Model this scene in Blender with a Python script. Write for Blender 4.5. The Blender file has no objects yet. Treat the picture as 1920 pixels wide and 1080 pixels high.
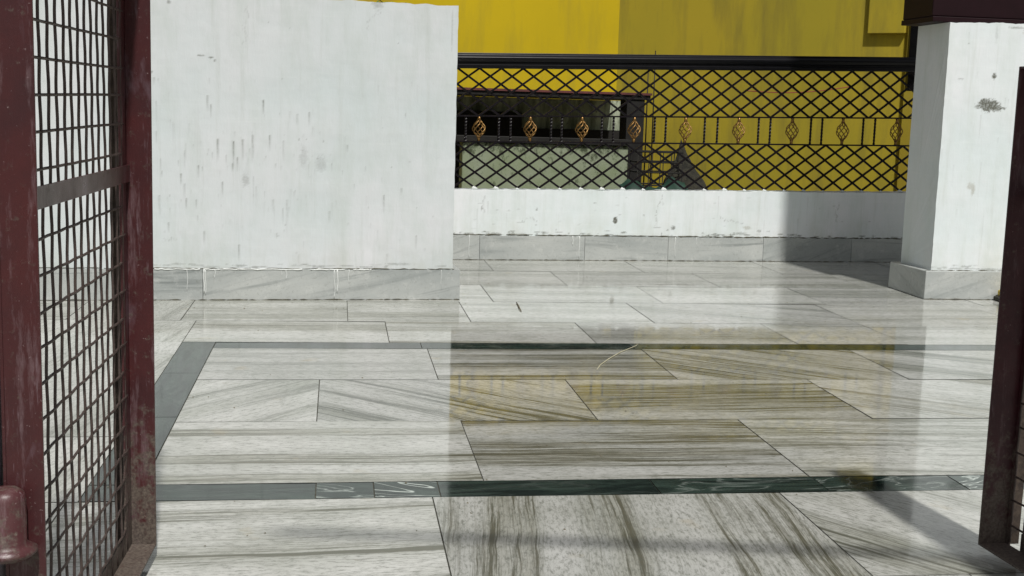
import bpy, bmesh, math, random
import numpy as np
from mathutils import Vector, noise
R_ = math.radians
random.seed(7)
scene = bpy.context.scene
C = scene.collection

# ------------------------------------------------------------------ camera
FPX, YAW, PITCH, ROLL, H = 2345.0, R_(8.04), R_(8.247), R_(-1.722), 1.0
def cam_axes():
    cy, sy = math.cos(YAW), math.sin(YAW); cp, sp = math.cos(PITCH), math.sin(PITCH)
    cr, sr = math.cos(ROLL), math.sin(ROLL)
    r = np.array([cy, -sy, 0]); fw = np.array([sy*cp, cy*cp, -sp]); d = np.cross(fw, r)
    return cr*r+sr*d, -sr*r+cr*d, fw
ax_r, ax_d, ax_f = cam_axes()
from mathutils import Matrix
cd = bpy.data.cameras.new('camera'); cam = bpy.data.objects.new('camera', cd); C.objects.link(cam)
m = Matrix(((ax_r[0], -ax_d[0], -ax_f[0]), (ax_r[1], -ax_d[1], -ax_f[1]), (ax_r[2], -ax_d[2], -ax_f[2])))
cam.matrix_world = Matrix.Translation((0, 0, H)) @ m.to_4x4()
cd.sensor_width = 36.0; cd.lens = FPX/1920*36; cd.clip_start = 0.05; cd.clip_end = 2000
scene.camera = cam

# ------------------------------------------------------------------ light
SUN_EL, SUN_DX, SUN_DY = R_(58), 0.122, -0.993          # direction towards the sun
w = bpy.data.worlds.new('World'); scene.world = w; w.use_nodes = True
nt = w.node_tree
bg = nt.nodes['Background']
sky = nt.nodes.new('ShaderNodeTexSky'); sky.sky_type = 'NISHITA'; sky.sun_disc = False
sky.sun_elevation = SUN_EL; sky.sun_rotation = math.atan2(SUN_DX, SUN_DY)
sky.air_density = 1.0; sky.dust_density = 3.0; sky.ozone_density = 1.0
hs = nt.nodes.new('ShaderNodeHueSaturation'); hs.inputs['Saturation'].default_value = 0.3
nt.links.new(sky.outputs[0], hs.inputs['Color']); nt.links.new(hs.outputs[0], bg.inputs[0])
bg.inputs[1].default_value = 0.05
sl = bpy.data.lights.new('sun', 'SUN'); sl.energy = 3.65; sl.angle = R_(1.8); sl.color = (1, 0.97, 0.93)
so = bpy.data.objects.new('sun', sl); C.objects.link(so)
so.rotation_euler = Vector((SUN_DX*math.cos(SUN_EL), SUN_DY*math.cos(SUN_EL), math.sin(SUN_EL))).to_track_quat('Z', 'Y').to_euler()
scene.view_settings.view_transform = 'Standard'; scene.view_settings.look = 'None'
scene.view_settings.exposure = 0.0; scene.view_settings.gamma = 1.0

# ------------------------------------------------------------------ helpers
def tag(o, label=None, cat=None, group=None, kind=None):
    if label: o['label'] = label
    if cat: o['category'] = cat
    if group: o['group'] = group
    if kind: o['kind'] = kind
    return o
def empty(name, loc, label, cat, group=None):
    o = bpy.data.objects.new(name, None); C.objects.link(o); o.location = loc
    o.empty_display_size = 0.1
    return tag(o, label, cat, group)

class MB:
    """collects geometry in world coordinates"""
    def __init__(s): s.v = []; s.f = []; s.m = []; s.smooth = []
    def add(s, vs, fs, mat=0, smooth=False):
        o = len(s.v); s.v += [tuple(map(float, q)) for q in vs]
        for f in fs: s.f.append([o+i for i in f]); s.m.append(mat); s.smooth.append(smooth)
    def hexa(s, b, t, mat=0):
        """b, t: four bottom and four top corners, counter-clockwise from above"""
        s.add(list(b)+list(t), [(3,2,1,0),(4,5,6,7),(0,1,5,4),(1,2,6,5),(2,3,7,6),(3,0,4,7)], mat)
    def box(s, x0, x1, y0, y1, z0, z1, mat=0):
        s.hexa([(x0,y0,z0),(x1,y0,z0),(x1,y1,z0),(x0,y1,z0)], [(x0,y0,z1),(x1,y0,z1),(x1,y1,z1),(x0,y1,z1)], mat)
    def obox(s, O, U, V, W, a, b, c, mat=0):
        """oriented box from O: u in a, v in b, w in c (U,V,W right-handed)"""
        P = lambda u, v, w_: np.array(O)+np.array(U)*u+np.array(V)*v+np.array(W)*w_
        s.hexa([P(a[0],b[0],c[0]),P(a[1],b[0],c[0]),P(a[1],b[1],c[0]),P(a[0],b[1],c[0])],
               [P(a[0],b[0],c[1]),P(a[1],b[0],c[1]),P(a[1],b[1],c[1]),P(a[0],b[1],c[1])], mat)
    def tube(s, pts, r, n=6, mat=0, cap=True, twist=0.0):
        pts = [Vector(p) for p in pts]; k = len(pts)
        rr = r if hasattr(r, '__len__') else [r]*k
        t0 = (pts[1]-pts[0]).normalized()
        up = Vector((0,0,1)) if abs(t0.z) < .9 else Vector((0,1,0))
        a = t0.cross(up).normalized(); vs = []
        for i, p in enumerate(pts):
            t = (pts[min(i+1,k-1)]-pts[max(i-1,0)]).normalized()
            a = (a - t*a.dot(t)).normalized(); b = t.cross(a)
            for j in range(n):
                th = 2*math.pi*(j+.5)/n + twist*i
                vs.append(p+(a*math.cos(th)+b*math.sin(th))*rr[i])
        fs = [(i*n+j, i*n+(j+1)%n, (i+1)*n+(j+1)%n, (i+1)*n+j) for i in range(k-1) for j in range(n)]
        if cap: fs += [tuple(range(n-1,-1,-1)), tuple((k-1)*n+j for j in range(n))]
        s.add(vs, fs, mat, n > 4)
    def build(s, name, mats, parent=None, base=None, bevel=0.0):
        me = bpy.data.meshes.new(name)
        b = Vector(base) if base is not None else (parent.location.copy() if parent else Vector((0,0,0)))
        top = parent
        if parent and parent.parent: b = parent.parent.location.copy()+parent.location
        me.from_pydata([tuple(Vector(v)-b) for v in s.v], [], s.f)
        mats = mats if isinstance(mats, (list, tuple)) else [mats]
        for q in mats: me.materials.append(q)
        me.polygons.foreach_set('material_index', s.m)
        me.polygons.foreach_set('use_smooth', s.smooth)
        me.update()
        o = bpy.data.objects.new(name, me); C.objects.link(o)
        if parent: o.parent = parent
        else: o.location = b
        if bevel:
            md = o.modifiers.new('bevel', 'BEVEL'); md.width = bevel; md.segments = 2; md.limit_method = 'ANGLE'; md.angle_limit = R_(40)
        return o

# ------------------------------------------------------------------ materials
class NB:
    def __init__(s, name):
        s.mat = bpy.data.materials.new(name); s.mat.use_nodes = True
        s.t = s.mat.node_tree; s.p = s.t.nodes['Principled BSDF']
    def n(s, typ, **kw):
        q = s.t.nodes.new(typ)
        for k, v in kw.items():
            if k in ('blend_type','operation','data_type','attribute_name','noise_dimensions','clamp','feature','use_clamp','normalize'): setattr(q, k, v)
        return q
    def link(s, a, b): s.t.links.new(a, b)
    def coord(s, kind='Object'):
        return s.n('ShaderNodeTexCoord').outputs[kind]
    def mapping(s, vec, scale=(1,1,1), loc=(0,0,0)):
        q = s.n('ShaderNodeMapping'); s.link(vec, q.inputs[0]); q.inputs['Scale'].default_value = scale; q.inputs['Location'].default_value = loc
        return q.outputs[0]
    def noise(s, vec, scale=5, detail=4, rough=.55, dist=0, dim='3D', w_=None):
        q = s.n('ShaderNodeTexNoise', noise_dimensions=dim)
        if vec is not None: s.link(vec, q.inputs['Vector'])
        q.inputs['Scale'].default_value = scale; q.inputs['Detail'].default_value = detail
        q.inputs['Roughness'].default_value = rough; q.inputs['Distortion'].default_value = dist
        return q.outputs[0]
    def ramp(s, val, a, b, lo=0., hi=1.):
        q = s.n('ShaderNodeMapRange'); q.clamp = True; s.link(val, q.inputs[0])
        for i, x in enumerate((a, b, lo, hi)): q.inputs[i+1].default_value = x
        return q.outputs[0]
    def math(s, op, a, b=None):
        q = s.n('ShaderNodeMath', operation=op)
        for i, x in enumerate((a, b)):
            if x is None: continue
            if isinstance(x, (int, float)): q.inputs[i].default_value = x
            else: s.link(x, q.inputs[i])
        return q.outputs[0]
    def mix(s, fac, a, b, mode='MIX'):
        q = s.n('ShaderNodeMix', data_type='RGBA', blend_type=mode)
        for i, x in ((0, fac), (6, a), (7, b)):
            if isinstance(x, (int, float)): q.inputs[i].default_value = x
            elif isinstance(x, tuple): q.inputs[i].default_value = (*x, 1)
            else: s.link(x, q.inputs[i])
        return q.outputs[2]
    def sep(s, vec):
        q = s.n('ShaderNodeSeparateXYZ'); s.link(vec, q.inputs[0]); return q.outputs
    def comb(s, x, y, z):
        q = s.n('ShaderNodeCombineXYZ')
        for i, v in enumerate((x, y, z)):
            if isinstance(v, (int, float)): q.inputs[i].default_value = v
            else: s.link(v, q.inputs[i])
        return q.outputs[0]
    def bump(s, h, strength=.3, dist=.01):
        q = s.n('ShaderNodeBump'); s.link(h, q.inputs['Height']); q.inputs['Strength'].default_value = strength; q.inputs['Distance'].default_value = dist
        s.link(q.outputs[0], s.p.inputs['Normal'])
    def out(s, color=None, rough=None, metal=None, ior=None):
        for k, v in (('Base Color', color), ('Roughness', rough), ('Metallic', metal), ('IOR', ior)):
            if v is None: continue
            if isinstance(v, (int, float)): s.p.inputs[k].default_value = v
            elif isinstance(v, tuple): s.p.inputs[k].default_value = (*v, 1)
            else: s.link(v, s.p.inputs[k])
        return s.mat

def mat_whitewash(nm='white_limewash', gain=1.0):
    b = NB(nm); v = b.coord()
    big = b.noise(v, 1.6, 4); mid = b.noise(b.mapping(v, (6, 6, 1.6)), 1.5, 7, .66)
    col = b.mix(b.ramp(big, .35, .7), (.60, .66, .665), (.685, .70, .715))
    col = b.mix(b.ramp(mid, .45, .72, 0, .6), col, (.52, .58, .55))
    fine = b.noise(v, 55, 5, .7)
    col = b.mix(b.ramp(fine, .60, .80, 0, .22), col, (.45, .46, .43))
    run = b.noise(b.mapping(v, (22, 22, 1.1)), 1, 7, .7)
    col = b.mix(b.ramp(run, .54, .72, 0, .38), col, (.46, .50, .465))
    foot = b.math('MULTIPLY', b.ramp(b.sep(v)[2], .34, .16), b.ramp(b.noise(b.mapping(v, (9, 9, 5)), 1, 7, .7), .42, .66))
    col = b.mix(b.math('MULTIPLY', foot, .35), col, (.44, .45, .38))
    hz = b.noise(b.mapping(v, (3, 3, 60)), 1, 3)
    col = b.mix(b.ramp(hz, .55, .8, 0, .10), col, (.85, .87, .86))
    col = b.mix(1.0, col, (gain, gain, gain), 'MULTIPLY')
    a = b.n('ShaderNodeAttribute', attribute_name='dirt'); d = b.sep(a.outputs['Color'])
    nz = b.noise(v, 90, 4, .6)
    dirt = b.math('MULTIPLY', d[0], b.ramp(nz, .30, .60, .55, 1.1))
    col = b.mix(dirt, col, (.13, .135, .11))
    col = b.mix(b.math('MULTIPLY', d[1], b.ramp(nz, .35, .6, .6, 1)), col, (.33, .30, .22))
    b.bump(b.math('ADD', b.math('MULTIPLY', big, 4.0), b.math('ADD', b.math('MULTIPLY', mid, .7), b.math('MULTIPLY', fine, .12))), .35, .012)
    return b.out(col, .75)

def mat_skirting():
    b = NB('grey_skirting_marble'); v = b.coord()
    a = b.n('ShaderNodeAttribute', attribute_name='slab'); s = b.sep(a.outputs['Color'])
    u = b.n('ShaderNodeUVMap'); u.uv_map = 'UVMap'; uv = b.sep(u.outputs[0])
    rnd = b.math('MULTIPLY', s[0], 37.0)
    vec = b.comb(b.math('MULTIPLY', uv[0], 1.6), b.math('MULTIPLY', uv[1], 26), rnd)
    st = b.noise(vec, 1.0, 7, .62, .5)
    soft = b.noise(b.comb(b.math('MULTIPLY', uv[0], 2.), b.math('MULTIPLY', uv[1], 6), rnd), 1, 5)
    col = b.mix(b.ramp(soft, .35, .68), (.35, .375, .365), (.48, .50, .48))
    col = b.mix(b.math('MULTIPLY', b.ramp(st, .54, .68), s[1]), col, (.20, .22, .215))
    col = b.mix(b.ramp(b.noise(v, 16, 6, .7), .56, .75, 0, .5), col, (.68, .69, .66))
    col = b.mix(b.ramp(b.noise(v, 70, 6, .8), .54, .72, 0, .55), col, (.17, .175, .15))
    b.bump(st, .15, .003)
    return b.out(col, b.ramp(b.noise(v, 9, 4), .3, .7, .22, .45))

def mat_floor():
    b = NB('polished_marble_slabs'); v = b.coord()
    a = b.n('ShaderNodeAttribute', attribute_name='slab'); s = b.sep(a.outputs['Color'])
    u = b.n('ShaderNodeUVMap'); u.uv_map = 'UVMap'; uv = b.sep(u.outputs[0])
    rnd = b.math('MULTIPLY', s[0], 53.0)
    warp = b.noise(b.comb(b.math('MULTIPLY', uv[0], 1.2), b.math('MULTIPLY', uv[1], 1.8), rnd), 1, 3)
    vv = b.math('ADD', uv[1], b.math('MULTIPLY', warp, .07))
    streak = b.noise(b.comb(b.math('MULTIPLY', uv[0], 1.3), b.math('MULTIPLY', vv, 46), rnd), 1, 10, .74)
    band = b.noise(b.comb(b.math('MULTIPLY', uv[0], .35), b.math('MULTIPLY', vv, 7.0), b.math('ADD', rnd, 9.)), 1, 4, .5)
    hair = b.noise(b.comb(b.math('MULTIPLY', uv[0], 3.2), b.math('MULTIPLY', vv, 150), rnd), 1, 7, .8)
    grain = b.noise(b.comb(b.math('MULTIPLY', uv[0], 30), b.math('MULTIPLY', vv, 95), rnd), 1, 8, .85)
    cloud = b.noise(v, 2.2, 5, .6)
    base = b.mix(b.ramp(cloud, .3, .7), (.55, .57, .505), (.69, .70, .645))
    base = b.mix(b.ramp(band, .36, .62), base, (.77, .775, .73))
    stain = b.noise(b.mapping(v, (1.6, 1.1, 1), (7, 3, 0)), 1.7, 8, .72)
    base = b.mix(b.ramp(stain, .46, .70, 0, .5), base, (.36, .375, .31))
    # dark veins gathered in bands
    vein = b.math('MULTIPLY', b.ramp(streak, .48, .60), b.ramp(band, .54, .42))
    vein = b.math('ADD', b.math('MULTIPLY', vein, 1.9), b.math('MULTIPLY', b.math('MULTIPLY', b.ramp(hair, .50, .62), b.ramp(band, .68, .42)), 1.05))
    vein = b.math('MINIMUM', b.math('MULTIPLY', vein, s[1]), .93)
    tint = b.mix(s[2], (.11, .115, .085), (.17, .15, .085))
    halo = b.math('MULTIPLY', b.math('MULTIPLY', b.ramp(band, .50, .36), s[1]), .5)
    col = b.mix(halo, base, b.mix(s[2], (.30, .305, .25), (.38, .32, .19)))
    col = b.mix(vein, col, tint)
    col = b.mix(b.ramp(grain, .48, .62, 0, .72), col, (.16, .17, .13))
    spot = b.noise(v, 6.5, 3, .5)
    col = b.mix(b.ramp(spot, .66, .78, 0, .35), col, (.50, .38, .15))
    # slabs differ a little in how pale they are
    tone = b.math('SUBTRACT', 1.0, b.math('MULTIPLY', b.n('ShaderNodeAttribute', attribute_name='tone').outputs['Fac'], 1.0))
    tc = b.comb(tone, tone, tone)
    col = b.mix(1.0, col, tc, 'MULTIPLY')
    # green serpentine
    gv = b.noise(b.comb(b.math('MULTIPLY', uv[0], 3), b.math('MULTIPLY', uv[1], 20), rnd), 1, 8, .7, 1.2)
    g = b.mix(b.ramp(gv, .42, .72), (.006, .012, .010), (.040, .066, .052))
    g = b.mix(b.ramp(b.noise(v, 120, 3, .7), .58, .8, 0, .25), g, (.13, .17, .14))
    wv = b.noise(b.comb(b.math('MULTIPLY', uv[0], 3.2), b.math('MULTIPLY', uv[1], 11), b.math('ADD', rnd, 3)), 1, 3, .5, 1.5)
    wl = b.math('SUBTRACT', 1.0, b.ramp(b.math('ABSOLUTE', b.math('SUBTRACT', wv, .5)), .0, .028))
    g = b.mix(b.math('MULTIPLY', wl, s[1]), g, (.45, .50, .46))
    isg = b.math('GREATER_THAN', a.outputs['Alpha'], .5)
    col = b.mix(isg, col, g)
    # walked-on film of dust, in soft patches
    dust = b.noise(v, 3.5, 6, .65)
    b.bump(b.math('ADD', b.math('MULTIPLY', b.noise(v, 1.3, 2), 1.0), b.math('MULTIPLY', grain, .010)), .05, .012)
    b.p.inputs['IOR'].default_value = 1.5
    return b.out(col, b.math('ADD', b.ramp(dust, .38, .72, .025, .15), b.ramp(grain, .5, .7, 0, .10)))

def mat_paint(name, base, dark, rust=0.5, rough=.3, scuff_sheen=.5, zr=.35):
    b = NB(name); v = b.coord()
    n1 = b.noise(v, 9, 6, .65); n2 = b.noise(b.mapping(v, (14, 14, 2.2)), 2, 8, .75); n3 = b.noise(v, 160, 4, .7)
    col = b.mix(b.ramp(n1, .35, .7), base, dark)
    col = b.mix(b.ramp(n2, .54, .70, 0, scuff_sheen), col, (.26, .19, .205))
    col = b.mix(b.ramp(n3, .66, .74, 0, scuff_sheen), col, (.45, .36, .36))
    sheen = b.noise(b.mapping(v, (9, 9, 3)), 1, 5, .6, .8)  # lilac-grey sheen patches painted into the gate colour
    col = b.mix(b.ramp(sheen, .56, .68, 0, scuff_sheen*.55), col, (.27, .21, .25))
    drag = b.noise(b.mapping(v, (60, 60, 5)), 1, 6, .7)
    col = b.mix(b.ramp(drag, .62, .72, 0, scuff_sheen*.7), col, (.42, .34, .38))
    z = b.sep(v)[2]
    low = b.ramp(z, zr, 0.0)
    rn = b.noise(v, 42, 7, .75)
    rm = b.math('MULTIPLY', b.ramp(b.math('ADD', rn, b.math('MULTIPLY', low, .30)), .58, .72), rust)
    rc = b.mix(b.ramp(n3, .3, .7), (.040, .030, .025), (.17, .145, .115))
    col = b.mix(rm, col, rc)
    b.bump(b.math('ADD', n2, b.math('MULTIPLY', rn, .6)), .3, .003)
    return b.out(col, b.math('ADD', b.ramp(n1, .3, .7, rough, rough+.15), b.math('MULTIPLY', rm, .3)))

def mat_simple(name, c1, c2, scale=8, rough=.6, bump=.2, metal=0.0, stretch=(1,1,1), d=.004):
    b = NB(name); v = b.mapping(b.coord(), stretch)
    n1 = b.noise(v, scale, 7, .65)
    b.bump(n1, bump, d)
    return b.out(b.mix(b.ramp(n1, .32, .7), c1, c2), rough, metal)

def mat_yellow(name, c1, c2, grime=.35):
    b = NB(name); v = b.coord()
    n1 = b.noise(v, .7, 5); n2 = b.noise(b.mapping(v, (5, 5, .8)), 1, 6, .65); n3 = b.noise(v, 40, 5, .7)
    col = b.mix(b.ramp(n1, .3, .7), c1, c2)
    col = b.mix(b.ramp(n2, .46, .70, 0, grime*1.6), col, (.24, .20, .045))
    col = b.mix(b.ramp(n3, .60, .8, 0, .25), col, (.13, .10, .03))
    b.bump(b.math('ADD', n1, b.math('MULTIPLY', n3, .12)), .25, .01)
    b.p.inputs['Specular IOR Level'].default_value = .15
    return b.out(col, .8)

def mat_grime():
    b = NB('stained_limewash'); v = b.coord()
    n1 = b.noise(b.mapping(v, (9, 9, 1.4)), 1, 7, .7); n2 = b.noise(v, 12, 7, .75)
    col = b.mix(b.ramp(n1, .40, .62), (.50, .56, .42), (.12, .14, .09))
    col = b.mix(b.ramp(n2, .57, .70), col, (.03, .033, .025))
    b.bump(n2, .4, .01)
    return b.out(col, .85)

def mat_tank():
    b = NB('mossy_plaster'); v = b.coord()
    n1 = b.noise(v, 5, 7, .7); n2 = b.noise(b.mapping(v, (17, 17, 12)), 1, 7, .75)
    col = b.mix(b.ramp(n1, .35, .65), (.30, .34, .25), (.23, .28, .16))
    z = b.sep(v)[2]
    top = b.ramp(z, .60, .78, -.04, .12)
    col = b.mix(b.ramp(b.math('ADD', n2, top), .53, .64), col, (.055, .07, .035))
    b.bump(n2, .4, .01)
    return b.out(col, .85)

M = dict(
    white=mat_whitewash(), bright=mat_whitewash('fresh_limewash', 1.2), skirt=mat_skirting(), floor=mat_floor(),
    paint=mat_paint('maroon_gate_paint', (.072, .020, .021), (.045, .014, .016), .85, .26, .55),
    paint2=mat_paint('dark_maroon_gate_paint', (.050, .010, .014), (.030, .007, .010), .8, .35, .35),
    wire=mat_simple('gate_wire', (.040, .025, .022), (.10, .075, .065), 60, .5),
    black=mat_simple('black_enamel', (.003, .003, .004), (.006, .006, .008), 20, .3, .1),
    lattice=mat_simple('black_lattice_paint', (.003, .0022, .003), (.009, .006, .009), 30, .42, .1),
    gold=mat_simple('gold_paint', (.42, .24, .07), (.10, .05, .02), 70, .4, .3, .6),
    yellow=mat_yellow('yellow_house_paint', (.60, .44, .012), (.50, .37, .012), .22),
    yellow2=mat_yellow('weathered_yellow_paint', (.50, .38, .035), (.40, .335, .035), .45),
    grime=mat_grime(), tank=mat_tank(),
    darkconc=mat_simple('dark_concrete', (.006, .0055, .005), (.018, .017, .014), 10, .9, .4),
    redpaint=mat_simple('red_edge_paint', (.16, .04, .035), (.07, .025, .025), 20, .6),
    beam=mat_simple('maroon_steel', (.010, .0015, .003), (.014, .0025, .005), 12, .55, .1),
    steel=mat_simple('worn_silver_paint', (.42, .40, .44), (.26, .20, .24), 25, .3, .3, .5, (1, 1, .25)),
    grout=mat_simple('grout', (.045, .045, .035), (.09, .09, .07), 40, .9),
    dirtline=mat_simple('mortar_dirt', (.05, .05, .035), (.16, .15, .11), 60, .95),
    drip=mat_simple('white_paint_drips', (.74, .76, .74), (.62, .65, .63), 60, .6),
    ground=mat_simple('packed_earth', (.11, .09, .06), (.18, .15, .10), 3, .95, .5, 0, (1, 1, 1), .02),
    rust=mat_simple('flaking_rust', (.020, .014, .012), (.085, .062, .045), 45, .9, .8),
    green=mat_simple('green_plastic', (.003, .025, .014), (.006, .04, .022), 12, .7, .1),
    straw=mat_simple('straw', (.55, .52, .38), (.38, .35, .22), 60, .7),
    twig=mat_simple('twig_bark', (.10, .085, .05), (.17, .15, .10), 60, .8),
    ybox=mat_simple('yellow_plastic', (.55, .40, .02), (.42, .30, .02), 20, .4, .1),
    sack=mat_simple('charcoal_heap', (.015, .015, .011), (.045, .042, .028), 24, .95, .8, 0, (1, 1, 1), .02),
    upper=mat_simple('weathered_cement', (.045, .048, .045), (.03, .032, .03), 3, .9),
    leaf=mat_simple('leaf_green', (.08, .14, .03), (.15, .20, .05), 30, .6),
    redwire=mat_simple('red_wire', (.30, .05, .03), (.22, .04, .03), 30, .5),
)

for k_ in ('beam', 'black', 'lattice'): M[k_].node_tree.nodes['Principled BSDF'].inputs['Specular IOR Level'].default_value = .22
# ------------------------------------------------------------------ ground and floor
def slab_attrs(me, uvs, cols):
    uvl = me.uv_layers.new(name='UVMap')
    uvl.data.foreach_set('uv', np.array(uvs, dtype=np.float32).ravel())
    ca = me.color_attributes.new('slab', 'FLOAT_COLOR', 'CORNER')
    ca.data.foreach_set('color', np.array(cols, dtype=np.float32).ravel())

g = MB(); g.add([(-300,-300,-.05),(300,-300,-.05),(300,300,-.05),(-300,300,-.05)], [(0,1,2,3)])
tag(g.build('ground', M['ground']), kind='structure')
bed = MB(); bed.box(-5, 8, -2.5, 8.6, -.045, -.0030)
tag(bed.build('floor_bed', M['grout']), kind='structure')

slabs = []   # x0,x1,y0,y1, angle, strength, tint, kind
G = .0017
def row(y0, y1, seams, specs=None, kind=0):
    xs = sorted(seams)
    specs = specs or {}
    for i in range(len(xs)-1):
        sp = specs.get(i, None)
        if sp is None: sp = (random.uniform(-4, 4) + (0 if random.random() < .7 else random.choice((25, -30))), random.uniform(.25, .8), random.random()*.6)
        slabs.append((xs[i], xs[i+1], y0, y1, *sp, kind))
# green border: left stripe, near stripe, far stripe
YA0, YA1, YB0, YB1, XL0, XL1 = 3.102, 3.238, 5.075, 5.205, -.630, -.495
OUT = [-4.3, -3.4, -2.5, -1.55]
row(YA0, YA1, [XL0, -.05, .10, .27, .853, 1.32, 1.72, 1.92, 2.8, 3.7, 4.6, 8], {0:(2,.05,0),1:(-14,.55,0),2:(-22,1.6,0),3:(5,.05,0),4:(0,.22,0),5:(8,.30,0),6:(12,1.,0),7:(-10,.5,0),8:(0,.3,0),9:(0,.1,0),10:(0,.1,0)}, 1)
row(YB0, YB1, [XL1+.0, .35, 1.25, 2.2, 3.1, 4.1, 5.2, 8], {i:(2, .05, 0) for i in range(8)}, 1)
for y0, y1 in ((YA1, 3.95), (3.95, 4.6), (4.6, YB1)): slabs.append((XL0, XL1, y0, y1, 88, .05, 0, 1))
# inside rows
row(YA1, 3.885, [XL1, .396, 1.314, 2.23, 3.15, 4.07, 5, 6, 8], {0:(1, .50, .5), 1:(-1, 1.1, .6), 2:(-3, .65, .25), 3:(2,.6,.4)})
row(3.885, 4.488, [XL1, -.06, .844, 1.784, 2.7, 3.6, 4.5, 5.5, 8], {0:(48, .32, .0), 1:(-41, .9, .05), 2:(4, .9, .45), 3:(-34, 1., .9), 4:(-30,.8,.5)})
row(4.488, YB0, [XL1, .371, 1.277, 2.2, 3.1, 4.0, 5.0, 8], {0:(1, .35, .0), 1:(0, .80, .35), 2:(-38, .7, .3), 3:(-32, .9, .1), 4:(0,.5,.2)})
# near rows
row(2.5, YA0, [-4.0, -3.1, -2.2, -1.3, -.66, .248, 1.176, 2.1, 3.0, 8], {4:(4, .85, .35), 5:(84, .62, .55), 6:(-55, .45, .2), 7:(-40,.5,.3)})
row(1.89, 2.5, [-4.0, -3.1, -2.2, -1.3, -.4, .5, 1.4, 2.3, 3.2, 8], {5:(84,.45,.3)})
for k in range(4): row(1.89-(k+1)*.61, 1.89-k*.61, [-4.0, -3.1, -2.2, -1.3, -.4+(k%2)*.4, .5+(k%2)*.4, 1.4+(k%2)*.4, 2.3+(k%2)*.4, 3.2+(k%2)*.4, 8])
# far rows
row(YB1, 5.72, [XL0, .22, 1.112, 2.02, 2.53, 3.4, 4.3, 5.2, 8], {0:(0, .35, .6), 1:(1, .75, .8), 2:(0, .3, .2), 3:(0,.35,.3), 4:(0,.3,.2)})
row(5.72, 6.33, [-.70, .05, .62, 1.5, 2.53, 3.4, 4.3, 5.2, 8], {0:(2,.35,.3),1:(0,.3,.5),2:(0,.3,.1),3:(-24,.3,.2),4:(0,.3,.2)})
row(6.33, 6.94, [-4, -3, -2, -.9, 0, .80, 1.7, 2.6, 3.5, 4.4, 8], {i:(random.uniform(-4,4), .22, .2) for i in range(10)})
row(6.94, 7.55, [-4, -3, -2, -.5, .4, 1.3, 2.2, 3.1, 4.0, 8], {i:(random.uniform(-4,4), .22, .2) for i in range(10)})
row(7.55, 8.6, [-4, -3, -2, -.5, .95, 1.9, 2.8, 3.7, 8], {i:(random.uniform(-4,4), .22, .2) for i in range(10)})
# outside the left border
for y0, y1, xs in ((3.102, 3.72, [-4.3, -3.4, -2.5, -1.5, XL0]), (3.72, 4.34, [-4.3, -3.0, -2.1, -1.2, XL0]), (4.34, 4.96, [-4.3, -3.4, -2.5, -1.5, XL0]), (4.96, YB1, [-4.3, -3.0, -2.1, -1.2, XL0]),
                   (YB1, 5.72, [-4.3, -3.4, -2.5, -1.5, XL0]), (5.72, 6.33, [-4.3, -3.0, -2.1, -1.2, -.70])):
    row(y0, y1, xs, {3:(80, .25, .2)})

fm = MB(); uvs = []; cols = []
for (x0, x1, y0, y1, ang, st, tn, kd) in slabs:
    ta, tb, tc = random.uniform(-.0006, .0006), random.uniform(-.0006, .0006), random.uniform(-.0003, .0003)
    q = [(x0+G, y0+G, tc-ta-tb), (x1-G, y0+G, tc+ta-tb), (x1-G, y1-G, tc+ta+tb), (x0+G, y1-G, tc-ta+tb)]
    fm.add(q, [(0,1,2,3)])
    ca, sa = math.cos(R_(ang)), math.sin(R_(ang)); rr = random.random()
    for x, y, z in q:
        uvs.append((x*ca+y*sa, -x*sa+y*ca)); cols.append((rr, st, tn, kd))
fo = fm.build('floor', M['floor']); slab_attrs(fo.data, uvs, cols)
rt = random.Random(5); tn_ = fo.data.attributes.new('tone', 'FLOAT', 'FACE')
for i, sl_ in enumerate(slabs):
    # natural difference between slabs: the same spread everywhere, whatever the slab's place
    tn_.data[i].value = .34+rt.uniform(-.07, .07)
tag(fo, kind='structure')

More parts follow.
